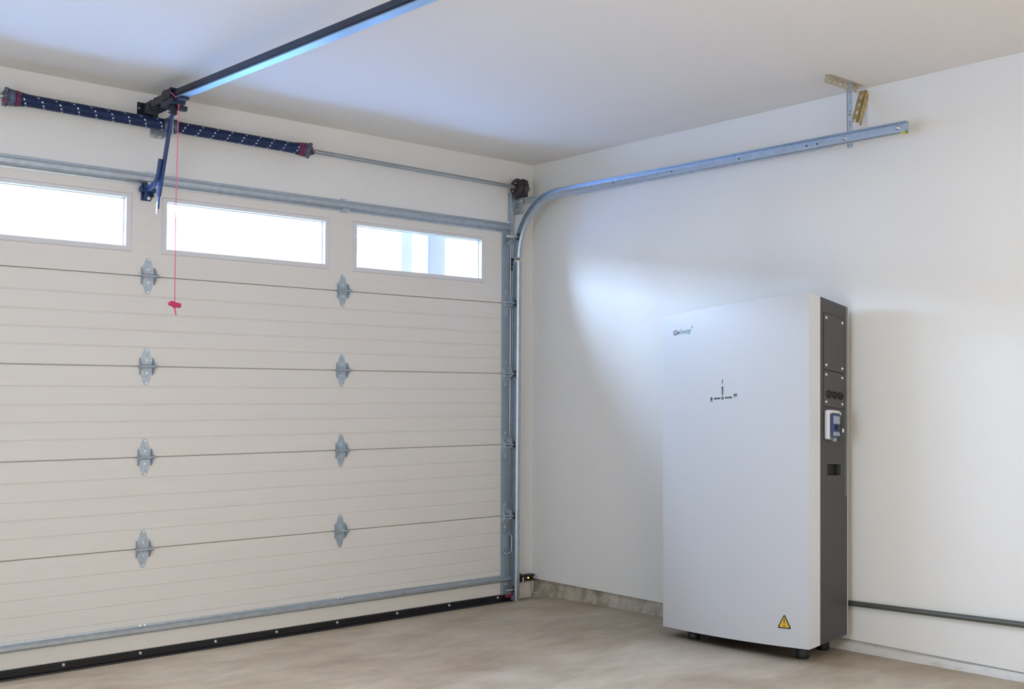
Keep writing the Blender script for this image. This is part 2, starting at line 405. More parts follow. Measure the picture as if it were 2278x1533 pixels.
# roller hinges on the stile
TX = -.168                                  # web of the track
def track_y(z): return -.040-.012*z/2.2
for z in seams[1:5]:
    x = -.236
    pl = MB()
    for sg in (1, -1):
        pl.prism([(x-.028, z+sg*.008), (x-.030, z+sg*.03), (x-.014, z+sg*.085), (x+.006, z+sg*.088), (x+.030, z+sg*.035), (x+.034, z+sg*.008)], 'y', -.007, -.004)
    hp = pl.build('roller_hinge', m_hinge, door, bevel=.001)
    MB().cyl((x-.032, -.030, z+.002), (x+.030, -.036, z+.002), .0068, 14).cyl((x-.030, -.030, z-.016), (x+.034, -.034, z-.014), .0055, 12).build('hinge_pin', m_hinge, hp)
    e = MB()
    for xe in (x-.031, x+.020):
        e.prism([(-.003, z-.05), (-.012, z-.04), (-.040, z-.020), (-.040, z+.012), (-.012, z+.045), (-.003, z+.05)], 'x', xe-.0015, xe+.0015)
    e.prism([(x+.004, z+.008), (x+.034, z+.008), (x+.020, z+.044), (x+.014, z+.044)], 'y', -.040, -.037)
    e.build('hinge_ear', m_hinge, hp, bevel=.0006)
    for dz in (.072, .035, -.035, -.072): MB().cyl((x-.004, -.0065, z+dz), (x-.004, -.012, z+dz), .005, 6).build('bolt', m_bolt, hp)
    ty = track_y(z)
    rl = MB().cyl((x+.02, ty, z), (TX-.016, ty, z), .0055, 12).build('roller_stem', m_bolt, hp)
    MB().lathe((TX-.018, ty, z), (.014, 0, 0), [(0, .012), (.1, .021), (.5, .022), (.9, .021), (1, .012)], 20).build('roller_wheel', m_black, hp)
# top roller bracket
z = 2.350
tb = MB().box(-.272, -.198, -.007, -.004, 2.29, 2.40)
tb.prism([(-.270, 2.295), (-.200, 2.305), (-.176, 2.335), (-.228, 2.335)], 'y', -.040, -.037)
tb.box(-.228, -.176, -.050, -.018, 2.333, 2.337)
tb = tb.build('top_roller_bracket', m_stile, door, bevel=.001)
MB().cyl((-.245, -.045, 2.350), (-.178, -.062, 2.350), .0085, 14).cyl((-.262, -.043, 2.350), (-.240, -.0455, 2.350), .011, 12).build('roller_stem', m_bolt, tb)
MB().lathe((-.186, -.065, 2.350), (.014, 0, 0), [(0, .012), (.1, .021), (.5, .022), (.9, .021), (1, .012)], 20).build('roller_wheel', m_black, tb)
for xx, zz in ((-.255, 2.298), (-.235, 2.294), (-.215, 2.296)): MB().cyl((xx, -.007, zz-.010), (xx, -.012, zz-.010), .005, 6).build('bolt', m_bolt, tb)
# bottom bracket with red fixing and roller
bb = MB().box(-.262, -.198, -.008, -.0045, .045, .125).box(-.255, -.195, -.030, -.0055, .052, .056).build('bottom_bracket', m_galv, door, bevel=.001)
MB().cyl((-.252, -.030, .075), (TX-.016, -.042, .078), .0055, 12).build('roller_stem', m_bolt, bb)
MB().lathe((TX-.018, -.040, .078), (.014, 0, 0), [(0, .012), (.1, .021), (.5, .022), (.9, .021), (1, .012)], 20).build('roller_wheel', m_black, bb)
MB().box(-.246, -.205, -.034, -.012, .030, .052).cyl((-.212, -.023, .047), (-.190, -.023, .050), .010, 10).build('cable_button', m_red, bb, bevel=.004)
for zz in (.11, .148): MB().cyl((-.23, -.008, zz), (-.23, -.014, zz), .007, 6).build('bolt', m_bolt, bb)
# lift handle in the stile of the lowest section
hd = MB().box(-.262, -.212, -.012, -.004, .335, .430).build('lift_handle', m_stile, door, bevel=.003)
pts = [(-.205, -.012, .425), (-.204, -.030, .421), (-.204, -.032, .340), (-.210, -.030, .318), (-.232, -.028, .306), (-.252, -.018, .312), (-.258, -.008, .325)]
MB().tube(pts, .0045, 8).cyl((-.205, -.006, .427), (-.205, -.018, .427), .008, 10).cyl((-.228, -.004, .297), (-.228, -.012, .297), .006, 8).build('grip_bar', m_hinge, hd)
# horizontal reinforcement struts
def strut(name, z0, z1, xa, xb, dep):
    zm = (z0+z1)/2; h = (z1-z0)
    prof = [(-.0005, z0), (-.0015-.0, z0), (-.003, z0+h*.16), (-dep*.75, z0+h*.22), (-dep, z0+h*.34), (-dep, z0+h*.62), (-dep*.7, z0+h*.74), (-.004, z0+h*.80), (-.003, z1), (-.0005, z1)]
    return MB().prism(prof, 'x', xa, xb).build(name, m_galv, door, bevel=.0015)
s1 = strut('top_strut', 2.377, 2.444, -5.0, -.205, .032)
for xx in (-3.77, -2.622, -1.472):
    MB().box(xx-.022, xx+.022, -.034, -.001, 2.372, 2.392).box(xx-.020, xx+.020, -.006, -.003, 2.440, 2.452).build('strut_clip', m_galv2, s1)
s2 = strut('bottom_strut', .126, .172, -5.0, -.205, .034)
for xx in (-3.77, -2.622, -1.472):
    for d in (-.012, .012):
        MB().cyl((xx+d, -.003, .168), (xx+d, -.012, .170), .006, 6).build('bolt', m_bolt, s2)
# bottom rubber seal and its screws
prof = [(.045, .0465), (-.002, .0465), (-.006, .043), (-.006, .016), (-.014, .013), (-.021, .010), (-.023, .004), (-.018, -.0005), (.03, -.0005), (.045, .004)]
sl = MB().prism(prof, 'x', DX0+.002, DX1-.004).build('bottom_seal', m_black, door, bevel=.001)
xx = -.297
for xx in (-.297, -.687, -1.075, -1.486, -1.869, -2.225, -2.627, -3.001, -3.38, -3.77):
    MB().lathe((xx, -.0055, .033), (0, -.006, 0), [(0, .0088), (.5, .0085), (1, .005)], 12).build('seal_screw', m_bolt, sl)

# ------------------------------------------------------------------ right-hand track
tr = thing('door_track', (TX, -.045, .0), 'galvanised roller track rising beside the door and curving back under the ceiling', 'track')
Rc = .375; zc = 2.215
path = []; frames = []
for k in range(9):
    z = .006+k*(zc-.03)/8
    path.append((TX, track_y(z), z)); frames.append(((1, 0, 0), (0, 1, 0)))
def pieces(prof, pts, frs, nm, m, bev=.0):
    return MB().sweep(pts, frs, prof).build(nm, m, tr, bevel=bev)
# channel: a = across (x, web at 0, opening towards -x), b = across the door (towards the door is +)
t = .0022
chan = [(-.030, .022), (-.030, .026), (0, .026), (t*1.4, .022), (t*1.4, -.020), (0, -.028), (-.026, -.031), (-.034, -.025), (-.034, -.017), (-.031, -.017), (-.031, -.023), (-.025, -.028), (-.002, -.025), (0, -.019), (0, .020), (-.004, .022)]
pieces(chan, path, frames, 'vertical_track', m_galv2)
path = []; frames = []
y0 = track_y(2.2)-.002
for k in range(17):
    th = PI/2*k/16
    path.append((TX, y0-Rc*(1-math.cos(th)), zc+Rc*math.sin(th)))
    frames.append(((1, 0, 0), (0, math.cos(th), math.sin(th))))
yend, zend = -2.79, 2.574
nh = 8
for k in range(1, nh+1):
    y = y0-Rc+(yend-(y0-Rc))*k/nh; z = zc+Rc+(zend-(zc+Rc))*k/nh
    path.append((TX, y, z)); frames.append(((1, 0, 0), (0, 0, 1)))
ht = pieces(chan, path, frames, 'horizontal_track', m_galv2)
MB().box(TX-.035, TX+.004, y0-.010, y0+.012, zc-.012, zc-.008).build('track_joint', m_dark, tr)
# outer reinforcing lip under the rear rail, stops short of the end
MB().bar((TX-.020, -.60, 2.551), (TX-.020, -2.40, 2.541), .012, .004).build('lower_lip', m_galv, tr)
for y in (-.90, -1.35, -1.82, -2.24, -2.30):
    z = 2.590-(abs(y)-.43)*.0068
    MB().cyl((TX-.0002, y, z), (TX-.003, y, z), .004, 10).build('bolt_hole', m_dark, ht)
for y in (-2.455, -2.735):
    z = 2.578
    MB().lathe((TX, y, z), (-.010, 0, 0), [(0, .011), (.3, .011), (.31, .007), (1, .005)], 10).build('bolt', m_bolt, ht)
MB().box(TX-.033, TX-.003, -2.790, -2.770, 2.541, 2.5475).build('end_label', m_yel, ht)
# curve splice plate
MB().box(TX-.004, TX-.001, -.30, -.16, 2.552, 2.566).build('splice_plate', m_galv, tr)
# jamb brackets and flag bracket
MB().box(-.222, -.160, -.0045, -.0005, 2.455, 2.640).box(-.205, -.199, -.020, -.0005, 2.30, 2.640).box(-.168, -.164, -.090, -.0005, 2.50, 2.60)\
    .box(-.204, -.168, -.006, -.003, 2.30, 2.455).build('flag_bracket', m_galv, tr, bevel=.001)
MB().box(-.161, -.157, -.44, -.008, 2.565, 2.602).box(-.160, -.142, -.44, -.020, 2.562, 2.566).build('header_angle', m_galv, tr, bevel=.001)
for y, z in ((-.045, 2.585), (-.075, 2.585), (-.035, 2.53)): MB().cyl((-.168, y, z), (-.175, y, z), .006, 6).build('bolt', m_bolt, tr)
for z in (.75, 1.45, 2.16):
    MB().box(-.164, -.160, -.05, -.0005, z-.03, z+.03).box(-.164, -.128, -.0035, -.0005, z-.03, z+.03).build('jamb_bracket', m_galv, tr, bevel=.001)
MB().box(-.203, -.176, -.012, -.008, 2.135, 2.215).build('track_clip', m_dark, tr, bevel=.001)
MB().cyl((-.19, -.012, 2.155), (-.19, -.017, 2.155), .006, 6).build('bolt', m_bolt, tr)

# lift cable
tag(MB().tube([(-.207, -.012, .058), (-.207, -.0125, 1.2), (-.206, -.014, 2.3), (-.200, -.038, 2.66)], .0022, 6).build('lift_cable', m_bolt), 'thin steel lift cable running up between door edge and track', 'cable')

# ceiling hanger
hg = thing('track_hanger', (TX+.02, -2.47, H), 'perforated steel angle hanger fixing the rear of the track to the ceiling', 'bracket')
def angle(p0, p1, n1, n2, leg, mtl, nm, parent, holes=True, sp=.045):
    """perforated angle iron: legs along n1 and n2 from the corner line; slots cut as real openings"""
    p0 = Vector(p0); p1 = Vector(p1); L = (p1-p0).length; d = (p1-p0)/L; n1 = Vector(n1).normalized(); n2 = Vector(n2).normalized()
    mb = MB(); th = .0022
    for A, B in ((n1, n2), (n2, n1)):
        def q(a0, a1, l0, l1):
            vs = []
            for l in (l0, l1):
                for a, b in ((a0, 0), (a1, 0), (a1, th), (a0, th)): vs.append(p0+d*l+A*a+B*b)
            mb.add(vs, [(0,3,2,1),(4,5,6,7),(0,1,5,4),(1,2,6,5),(2,3,7,6),(3,0,4,7)])
        q(0, leg*.36, 0, L); q(leg*.66, leg, 0, L)
        l = 0; cnt = max(1, int(L/sp)); 
        for i in range(cnt):
            s0 = L*i/cnt; q(leg*.36, leg*.66, s0, s0+L/cnt*.55)
    return mb.build(nm, mtl, parent)
m_pang = mat('tan_zinc_angle', (0.55, 0.50, 0.42, 1), .45, .5, var=.15, vscale=25)
angle((-.345, -2.462, H-.002), (-.060, -2.462, H-.002), (0, 0, -1), (0, -1, 0), .032, m_pang, 'ceiling_angle', hg)
angle((-.150, -2.458, H-.004), (-.150, -2.458, 2.535), (1, 0, 0), (0, -1, 0), .030, m_galv2, 'drop_angle', hg)
angle((-.020, -2.485, 2.838), (-.100, -2.485, 2.665), (1, 0, -.46), (-.2, 1, 0), .034, m_yzinc, 'brace', hg)
MB().cyl((-.372, -2.467, H-.006), (-.340, -2.467, H-.012), .006, 6).cyl((-.362, -2.467, H-.001), (-.362, -2.467, H-.016), .010, 8).build('lag_screw', m_bolt, hg)
for z in (2.72, 2.695, 2.67): MB().cyl((-.140, -2.459, z), (-.140, -2.468, z), .006, 6).build('bolt', m_drum, hg)

# ------------------------------------------------------------------ torsion spring assembly
def ax(x): return Vector((x, -.09, 2.664+(-.2-x)*.0080))
ts = thing('torsion_spring_assembly', (-2.585, -.09, 2.683), 'steel shaft with two dark coil springs above the garage door', 'spring')
MB().cyl(ax(-3.9), ax(-.115), .0127, 20).build('shaft', m_tube, ts)
def spring(x0, x1, hand, outer_left):
    L = x1-x0; pitch = .0054; turns = int(L/pitch); n = 14
    R_ = .0272; r_ = .0027; k = 5
    vs = []; fs = []
    c0 = ax(x0)
    tot = turns*n
    for i in range(tot+1):
        th = 2*PI*i/n*hand; x = i/n*pitch
        # flare towards the winding cone
        dx = x if outer_left else L-x
        Rr_ = R_+.010*max(0, 1-dx/.09)**1.3
        for j in range(k):
            ph = 2*PI*j/k
            rr = Rr_+r_*math.cos(ph)
            vs.append(Vector((x+r_*math.sin(ph), rr*math.cos(th), rr*math.sin(th)+(-x)*.0080))+c0)
    for i in range(tot):
        for j in range(k):
            m2 = (j+1) % k; fs.append((i*k+j, i*k+m2, (i+1)*k+m2, (i+1)*k+j))
    sp = MB().add(vs, fs, True).build('spring', mat_spring(hand), ts, loc=c0)
    MB().cyl(ax(x0+.002), ax(x1-.002), .0225, 20).build('spring_core', m_dark, ts)
    xe = x0 if outer_left else x1; sg = -1 if outer_left else 1
    # red painted coils at the cone
    for q in range(3 if outer_left else 5):
        xr = xe-sg*(.020+q*.0072)
        MBr = MB(); pts = []
        Rq = R_+.010*max(0, 1-(.020+q*.0072)/.09)**1.3+.0014
        for a in range(25):
            th = 2*PI*a/24; pts.append(ax(xr)+Vector((0, Rq*math.cos(th), Rq*math.sin(th))))
        MBr.tube(pts, .0024, 5).build('red_coil', m_red, sp)
    cone = MB().lathe(ax(xe-sg*.018), Vector((sg*.052, 0, 0)), [(0, .035), (.3, .040), (.55, .039), (.62, .030), (1, .026)], 20).build('winding_cone', m_grey, ts)
    for a in range(4):
        th = a*PI/2+.5; dr = Vector((0, math.cos(th), math.sin(th)))
        c = ax(xe+sg*.022)
        MB().cyl(c+dr*.020, c+dr*.043, .0105, 12).build('winding_socket', m_grey, cone)
        MB().cyl(c+dr*.0432, c+dr*.0440, .0065, 12).build('socket_bore', m_blk, cone)
    MB().box(xe+sg*.030, xe+sg*.040, -.125, -.105, 2.655, 2.672).build('set_screw', m_red, cone, bevel=.003)
spring(-3.325, -2.592, 1, True)
spring(-2.528, -1.775, -1, False)
# stationary cones and centre bracket
for xa, xb in ((-2.596, -2.566), (-2.550, -2.526)):
    MB().lathe(ax(xa), Vector((xb-xa, 0, 0)), [(0, .030), (.4, .032), (.5, .036), (1, .036)], 20).build('stationary_cone', m_grey, ts)
cb = MB().box(-2.561, -2.555, -.125, -.004, 2.635, 2.730).box(-2.625, -2.555, -.006, -.0005, 2.628, 2.735).build('centre_bracket', m_galv, ts, bevel=.001)
for xx, zz in ((-2.612, 2.640), (-2.575, 2.640)): MB().cyl((xx, -.006, zz), (xx, -.014, zz), .007, 6).build('bolt', m_bolt, cb)
# cable drum and end bearing
dr_ = MB().lathe(ax(-.232), Vector((.068, 0, 0)), [(0, .020), (.02, .054), (.10, .058), (.16, .058), (.17, .050), (.3, .048), (.45, .050), (.6, .049), (.74, .050), (.76, .060), (.92, .060), (1, .055), (1.0, .02)], 36).build('cable_drum', m_drum, ts)
MB().lathe(ax(-.245), Vector((.02, 0, 0)), [(0, .020), (1, .024)], 18).build('drum_hub', m_drum, dr_)
for a in (2.2, 5.0):
    c = ax(-.236)+Vector((0, .028*math.cos(a), .028*math.sin(a)))
    MB().cyl(c, c+Vector((-.012, 0, 0)), .0065, 8).build('set_screw', m_red, dr_)
    MB().cyl(c+Vector((-.012, 0, 0)), c+Vector((-.016, 0, 0)), .004, 8).build('screw_tip', m_bolt, dr_)
MB().box(-.160, -.156, -.125, -.0005, 2.606, 2.715).box(-.156, -.125, -.004, -.0005, 2.600, 2.700).build('end_bearing_plate', m_grey, ts, bevel=.001)

# ------------------------------------------------------------------ opener
OX = -2.64
op = thing('door_opener', (OX, 0, 2.78), 'black ceiling rail of the door opener with trolley and bent arm to the door', 'door opener')
def rz(y): return 2.772+(y+.336)*.0345 if y < -.3 else 2.7732
ye = -5.0
p0 = (OX, -.12, 2.762); p1 = (OX, ye, rz(ye))
MB().bar((OX, -.12, 2.782), (OX, ye, rz(ye)+.0025), .042, .038).build('rail', m_dark, op, bevel=.002)
m_rl = mat('rail_reflection_zinc', (0.30, 0.42, 0.50, 1), .42, .7, var=.10, vscale=3)  # separate pale strip: daylight reflected on the rail's underside put into the colour
MB().bar((OX+.002, -.30, rz(-.3)-.0175), (OX+.002, ye, rz(ye)-.0175), .046, .006).bar((OX+.022, -.30, rz(-.3)-.010), (OX+.022, ye, rz(ye)-.010), .004, .016).build('rail_lit_underside', m_rl, op, bevel=.001)
MB().bar((OX-.0235, -.30, rz(-.3)-.004), (OX-.0235, ye, rz(ye)-.004), .006, .005).build('drive_chain', m_drum, op)
hb = MB().box(OX-.030, OX-.024, -.10, -.0005, 2.742, 2.790).box(OX+.024, OX+.030, -.10, -.0005, 2.742, 2.790).box(OX-.055, OX+.055, -.004, -.0005, 2.735, 2.800).box(OX-.03, OX+.03, -.20, -.04, 2.738, 2.746).build('header_bracket', m_dark, op, bevel=.002)
MB().cyl((OX-.046, -.004, 2.768), (OX-.046, -.010, 2.768), .006, 6).build('bolt', m_bolt, hb)
pl_ = MB().cyl((OX, -.10, 2.770), (OX, -.10, 2.792), .030, 20).box(OX-.034, OX+.034, -.26, -.12, 2.748, 2.786).build('pulley_housing', m_dark, op, bevel=.003)
tr_ = MB().box(OX-.034, OX+.034, -.38, -.24, 2.725, 2.755).box(OX-.038, OX-.026, -.36, -.26, 2.755, 2.800).box(OX+.026, OX+.040, -.36, -.26, 2.735, 2.800)\
    .box(OX-.014, OX+.014, -.330, -.285, 2.680, 2.730).cyl((OX-.03, -.27, 2.80), (OX+.03, -.27, 2.80), .010, 12).cyl((OX-.03, -.345, 2.80), (OX+.03, -.345, 2.80), .008, 12)\
    .box(OX-.020, OX+.026, -.44, -.36, 2.735, 2.750).build('trolley', m_dark, op, bevel=.002)
MB().box(OX+.012, OX+.060, -.345, -.315, 2.705, 2.728).build('release_lever', m_dark, tr_, bevel=.002)
MB().cyl((OX-.026, -.305, 2.685), (OX+.026, -.305, 2.685), .007, 10).cyl((OX-.026, -.305, 2.700), (OX+.020, -.305, 2.700), .005, 8).build('clevis_pin', m_bolt, tr_)
arm = MB().bar((OX, -.300, 2.690), (OX-.010, -.185, 2.300), .012, .030, up=(0, 1, 0)).bar((OX-.010, -.185, 2.300), (OX-.006, -.165, 2.240), .008, .020, up=(0, 1, 0)).build('straight_arm', m_blue, op, bevel=.002)
MB().bar((OX-.011, -.176, 2.275), (OX-.006, -.158, 2.215), .007, .014, up=(0, 1, 0)).build('arm_tip', m_galv2, arm, bevel=.001)
# curved arm
cp = [(OX-.018, -.215, 2.480), (OX-.019, -.197, 2.415), (OX-.020, -.182, 2.382), (OX-.020, -.150, 2.360), (OX-.020, -.105, 2.352), (OX-.020, -.040, 2.356)]
frs = []
for i, p_ in enumerate(cp):
    d = (Vector(cp[min(i+1, len(cp)-1)])-Vector(cp[max(i-1, 0)])).normalized()
    frs.append((Vector((1, 0, 0)), Vector((1, 0, 0)).cross(d).normalized()))
MB().sweep(cp, frs, [(-.005, -.016), (.005, -.016), (.005, .016), (-.005, .016)]).build('curved_arm', m_blue, op, bevel=.002)
for q in ((OX-.010, -.213, 2.465), (OX-.012, -.190, 2.385)):
    MB().cyl((q[0]-.014, q[1], q[2]), (q[0]+.018, q[1], q[2]), .007, 8).build('bolt', m_dark, arm)
db = MB().box(-2.657, -2.651, -.050, -.001, 2.328, 2.368).box(-2.623, -2.617, -.050, -.001, 2.316, 2.378).box(-2.667, -2.615, -.006, -.001, 2.301, 2.396)\
    .box(-2.657, -2.617, -.020, -.006, 2.306, 2.388).cyl((-2.682, -.040, 2.351), (-2.607, -.040, 2.351), .012, 14).cyl((-2.687, -.040, 2.351), (-2.679, -.040, 2.351), .017, 14)\
    .build('door_bracket', m_blue, op, bevel=.002)
for zz in (2.388, 2.312): MB().cyl((-2.635, -.020, zz), (-2.635, -.028, zz), .009, 8).build('bolt', m_bolt, db)

rc = thing('release_cord', (-2.63, -.32, 2.72), 'red emergency release cord hanging in front of the door with a red handle', 'cord')
xr, yr_ = -2.628, -.320
MB().tube([(xr-.060, yr_-.070, 2.770), (xr-.036, yr_-.070, 2.752), (xr-.012, yr_-.040, 2.735), (xr-.002, yr_-.030, 2.722), (xr, yr_-.028, 2.700), (xr+.004, yr_-.006, 2.2), (xr+.010, yr_, 1.765)], .0021, 8).tube([(xr-.010, yr_-.034, 2.736), (xr-.002, yr_-.036, 2.720), (xr+.006, yr_-.034, 2.731)], .004, 8).build('cord', m_pink, rc)
pts = [(-.036, .008), (-.030, .013), (0, .011), (.030, .013), (.036, .008), (.036, -.009), (.028, -.011), (.010, -.012), (0, -.018), (-.010, -.012), (-.028, -.011), (-.036, -.009)]
# T handle, slightly turned and tipped
hm = MB().prism(pts, 'y', -.009, .009)
rot = Matrix.Rotation(.35, 4, 'Z') @ Matrix.Rotation(.14, 4, 'Y')
hm.v = [rot @ v + Vector((xr+.010, yr_, 1.757)) for v in hm.v]
hm.build('handle', m_handle, rc, bevel=.003)
MB().tube([(xr+.010, yr_, 1.742), (xr+.014, yr_, 1.722), (xr+.018, yr_, 1.706)], .0035, 6).build('cord_tail', m_pink, rc)

# ------------------------------------------------------------------ photo-eye sensor
se = thing('safety_sensor', (-.09, -.03, .145), 'small black safety beam sensor with an amber light near the corner floor', 'sensor')
MB().prism([(-.158, -.028), (-.145, -.030), (-.142, -.052), (-.100, -.052), (-.060, -.058), (-.024, -.052), (-.022, -.012), (-.060, -.008), (-.100, -.012), (-.140, -.010), (-.158, -.012)], 'z', .122, .162).build('body', m_blk, se, bevel=.004)
MB().box(-.160, -.124, -.034, -.001, .114, .172).build('mount', m_blk, se, bevel=.003)
MB().box(-.128, -.121, -.0555, -.0515, .124, .150).build('wire_clip', m_iso, se, bevel=.001)
q = NM('amber_led'); q.b.inputs['Base Color'].default_value = (1, .45, .05, 1); q.b.inputs['Emission Color'].default_value = (1, .5, .08, 1); q.b.inputs['Emission Strength'].default_value = 3.0
MB().lathe((-.082, -.054, .143), (0, -.006, 0), [(0, .0055), (.6, .005), (1, .002)], 12).build('indicator_light', q.m, se)
MB().cyl((-.035, -.053, .143), (-.035, -.066, .143), .009, 6).build('wing_nut', m_bolt, se)
tag(MB().tube([(-.028, -.020, .125), (-.022, -.012, .10), (-.015, -.010, .06), (-.006, -.024, .035), (-.003, -.06, .036)], .002, 6).build('sensor_wire', m_iso), 'thin pale wire dropping from the safety sensor to the floor', 'wire')

# ------------------------------------------------------------------ conduit
def cz(y): return .307+(.029/.859)*(-2.358-y)
cd = thing('conduit', (-.016, -3.2, .32), 'thin grey metal conduit running low along the side wall behind the cabinet', 'pipe')
MB().cyl((-.018, -1.75, cz(-1.75)), (-.018, -6.9, cz(-6.9)), .0135, 16).build('pipe', m_pipe, cd)
for y in (-3.9, -6.0):
    MB().box(-.029, -.0005, y-.01, y+.01, cz(y)-.014, cz(y)+.014).build('strap', m_galv, cd, bevel=.002)

# ------------------------------------------------------------------ battery cabinet
D, W, HH = .325, .91, 1.665
PF = .090   # thickness of the pale front panel
cnr = {  # (front/back, right/left, bottom/top)
 (0,0,0): (-.380, -2.3726, .1340), (0,0,1): (-.380, -2.3896, 1.8184), (0,1,0): (-.380, -1.4676, .0997), (0,1,1): (-.380, -1.4733, 1.7426),
 (1,0,0): (-.057, -2.3726, .1620), (1,0,1): (-.052, -2.3896, 1.7635), (1,1,0): (-.057, -1.4676, .1270), (1,1,1): (-.052, -1.4733, 1.6880)}
cnr = {k: Vector(v) for k, v in cnr.items()}
def cabw(v):
    a, b, c = v.x/D, v.y/W, v.z/HH
    r = Vector((0, 0, 0))
    for i in (0, 1):
        for j in (0, 1):
            for k in (0, 1):
                r += cnr[(i, j, k)]*((a if i else 1-a)*(b if j else 1-b)*(c if k else 1-c))
    return r
cab = thing('battery_cabinet', (-.22, -1.92, .065), 'tall pale grey home battery cabinet with charcoal sides standing on black feet', 'cabinet')
# local: x depth (0 front), y right->left, z up
def bulge(y): u = y/W; return .030*(1-(2*u-1)**2)
mb = MB(); N = 28
vs = []; fs = []
for i in range(N+1):
    y = W*i/N
    for z in (0, HH): vs.append((-bulge(y), y, z)); 
for i in range(N): fs.append((2*i, 2*i+1, 2*i+3, 2*i+2))
mb.add(vs, fs, True)
top = [(-bulge(W*i/N), W*i/N) for i in range(N+1)]
for z in (0, HH):
    vs = [(a, b, z) for a, b in top]+[(PF, W, z), (PF, 0, z)]
    mb.add(vs, [tuple(range(len(vs)))])
mb.add([(0, W, 0), (PF, W, 0), (PF, W, HH), (0, W, HH)], [(0, 1, 2, 3)])
mb.add([(PF, 0, 0), (PF, W, 0), (PF, W, HH), (PF, 0, HH)], [(0, 1, 2, 3)])
mb.add([(0, 0, 0), (PF, 0, 0), (PF, 0, HH), (0, 0, HH)], [(0, 1, 2, 3)])
fp = mb.build('front_panel', m_cab, cab, warp=cabw)
# pale edge strip on the panel's side
MB().box(.0012, PF-.001, -.0012, .0, .001, HH-.001).build('panel_edge', m_cabe, fp, warp=cabw)
MB().box(.0105, .0125, -.0018, -.0010, .002, HH-.002).build('edge_seam', m_iso, fp, warp=cabw)
# body
RZ0, RZ1 = HH*.484, HH*.517
u2x = lambda u: PF+(D-PF)*u
hx0, hx1 = u2x(.25), u2x(.735)
mb = MB()
mb.box(PF, D, .03, W, .0, HH)                                   # main shell
mb.box(PF, hx0, 0, .03, 0, HH).box(hx1, D, 0, .03, 0, HH).box(hx0, hx1, 0, .03, 0, RZ0).box(hx0, hx1, 0, .03, RZ1, HH)
body = mb.build('body', m_char, cab, warp=cabw)
MB().box(hx0+.001, hx1-.001, .022, .0295, RZ0+.001, RZ1-.001).build('carry_recess', m_blk, body, warp=cabw)
mb = MB()
for xa, xb, za, zb in ((hx0-.004, hx0, RZ0-.004, RZ1+.004), (hx1, hx1+.004, RZ0-.004, RZ1+.004), (hx0, hx1, RZ0-.004, RZ0), (hx0, hx1, RZ1, RZ1+.004)): mb.box(xa, xb, -.0012, .001, za, zb)
mb.build('recess_rim', m_char2, body, warp=cabw)
MB().box(D-.002, D+.002, -.0015, 0, 0, HH).box(D-.014, D-.0125, -.0006, 0.0, HH*.42, HH).build('back_edge_trim', m_cabe, body, warp=cabw)
MB().box(u2x(.915), u2x(.925), -.0006, .0004, HH*.68, HH*.955).build('seam_line', m_char, body, warp=cabw)
MB().box(D, D+.010, .004, .03, HH*.36, HH*.60).build('rear_flange', m_char, body, warp=cabw)
# access panels
def vz(v): return HH*(1-v)
for (va, vb) in ((.0425, .2075), (.2095, .3155)):
    MB().box(u2x(.11), u2x(.865), -.0005, .001, vz(vb)-.0025, vz(va)+.0025).build('panel_gap', m_blk, body, warp=cabw)
    ap = MB().box(u2x(.125), u2x(.85), -.0022, .001, vz(vb)+.001, vz(va)-.001).build('access_panel', m_char2, body, warp=cabw, bevel=.0008)
    dv = .0125
    for u in (.205, .785):
        for v in (va+dv+.0005, vb-dv-.001):
            MB().lathe((u2x(u), -.002, vz(v)), (0, -.004, 0), [(0, .0072), (.5, .0068), (1, .004)], 12).build('screw', m_bolt, ap, warp=cabw)
for u in (.295, .505, .712):
    c = Vector((u2x(u), -.002, vz(.2785)))
    g = MB().lathe(c, Vector((0, -.010, 0)), [(0, .019), (.35, .019), (.5, .017), (1, .016), (1.0, .010), (.3, .009)], 20, cap=False).build('cable_gland', m_blk, body, warp=cabw)
    MB().cyl(c+Vector((0, .0, 0)), c+Vector((0, -.005, 0)), .012, 14).build('gland_plug', m_blk, g, warp=cabw)
# isolator switch
z1, z0 = vz(.326), vz(.412)
x0, x1 = u2x(.13), u2x(.43)
iso = MB().box(x0, x1, -.028, -.0005, z0, z1).build('isolator_switch', m_iso, cab, warp=cabw, bevel=.009, segs=3)
MB().box(x0+.012, x1-.004, -.044, -.028, z0+.012, z1-.022).build('switch_block', m_isob, iso, warp=cabw, bevel=.003)
MB().box(x0+.014, x1-.006, -.0475, -.0435, z0+.075, z1-.030).build('breaker_label', m_iso, iso, warp=cabw, bevel=.001)
MB().box(x0+.014, x1-.006, -.0475, -.0435, z0+.016, z0+.036).build('breaker_label', m_iso, iso, warp=cabw, bevel=.001)
MB().box(x0+.026, x0+.040, -.054, -.043, z0+.045, z0+.070).build('breaker_toggle', m_blk, iso, warp=cabw, bevel=.002)
cv = MB()
cx0, cx1, cz0, cz1 = x0+.008, x1+.002, z0+.008, z1-.016
prof = [(cz0, -.029), (cz0, -.046), (cz0+.02, -.057), (cz1-.03, -.060), (cz1-.006, -.052), (cz1, -.042), (cz1, -.029)]
vs = []; fs = []
for x in (cx0, cx1):
    for zz, yy in prof: vs.append((x, yy, zz))
n_ = len(prof)
for i in range(n_-1): fs.append((i, i+1, n_+i+1, n_+i))
fs += [tuple(range(n_)), tuple(reversed(range(n_, 2*n_)))]
cv.add(vs, fs); cv.build('clear_cover', m_cover, iso, warp=cabw, bevel=.003)
MB().box(x0+.016, x1-.004, -.048, -.029, z0-.010, z0+.006).build('cover_latch', m_cover, iso, warp=cabw, bevel=.002)
MB().cyl((x0+.010, -.034, z1-.010), (x1+.001, -.034, z1-.010), .009, 14).build('cover_hinge', m_iso, iso, warp=cabw)
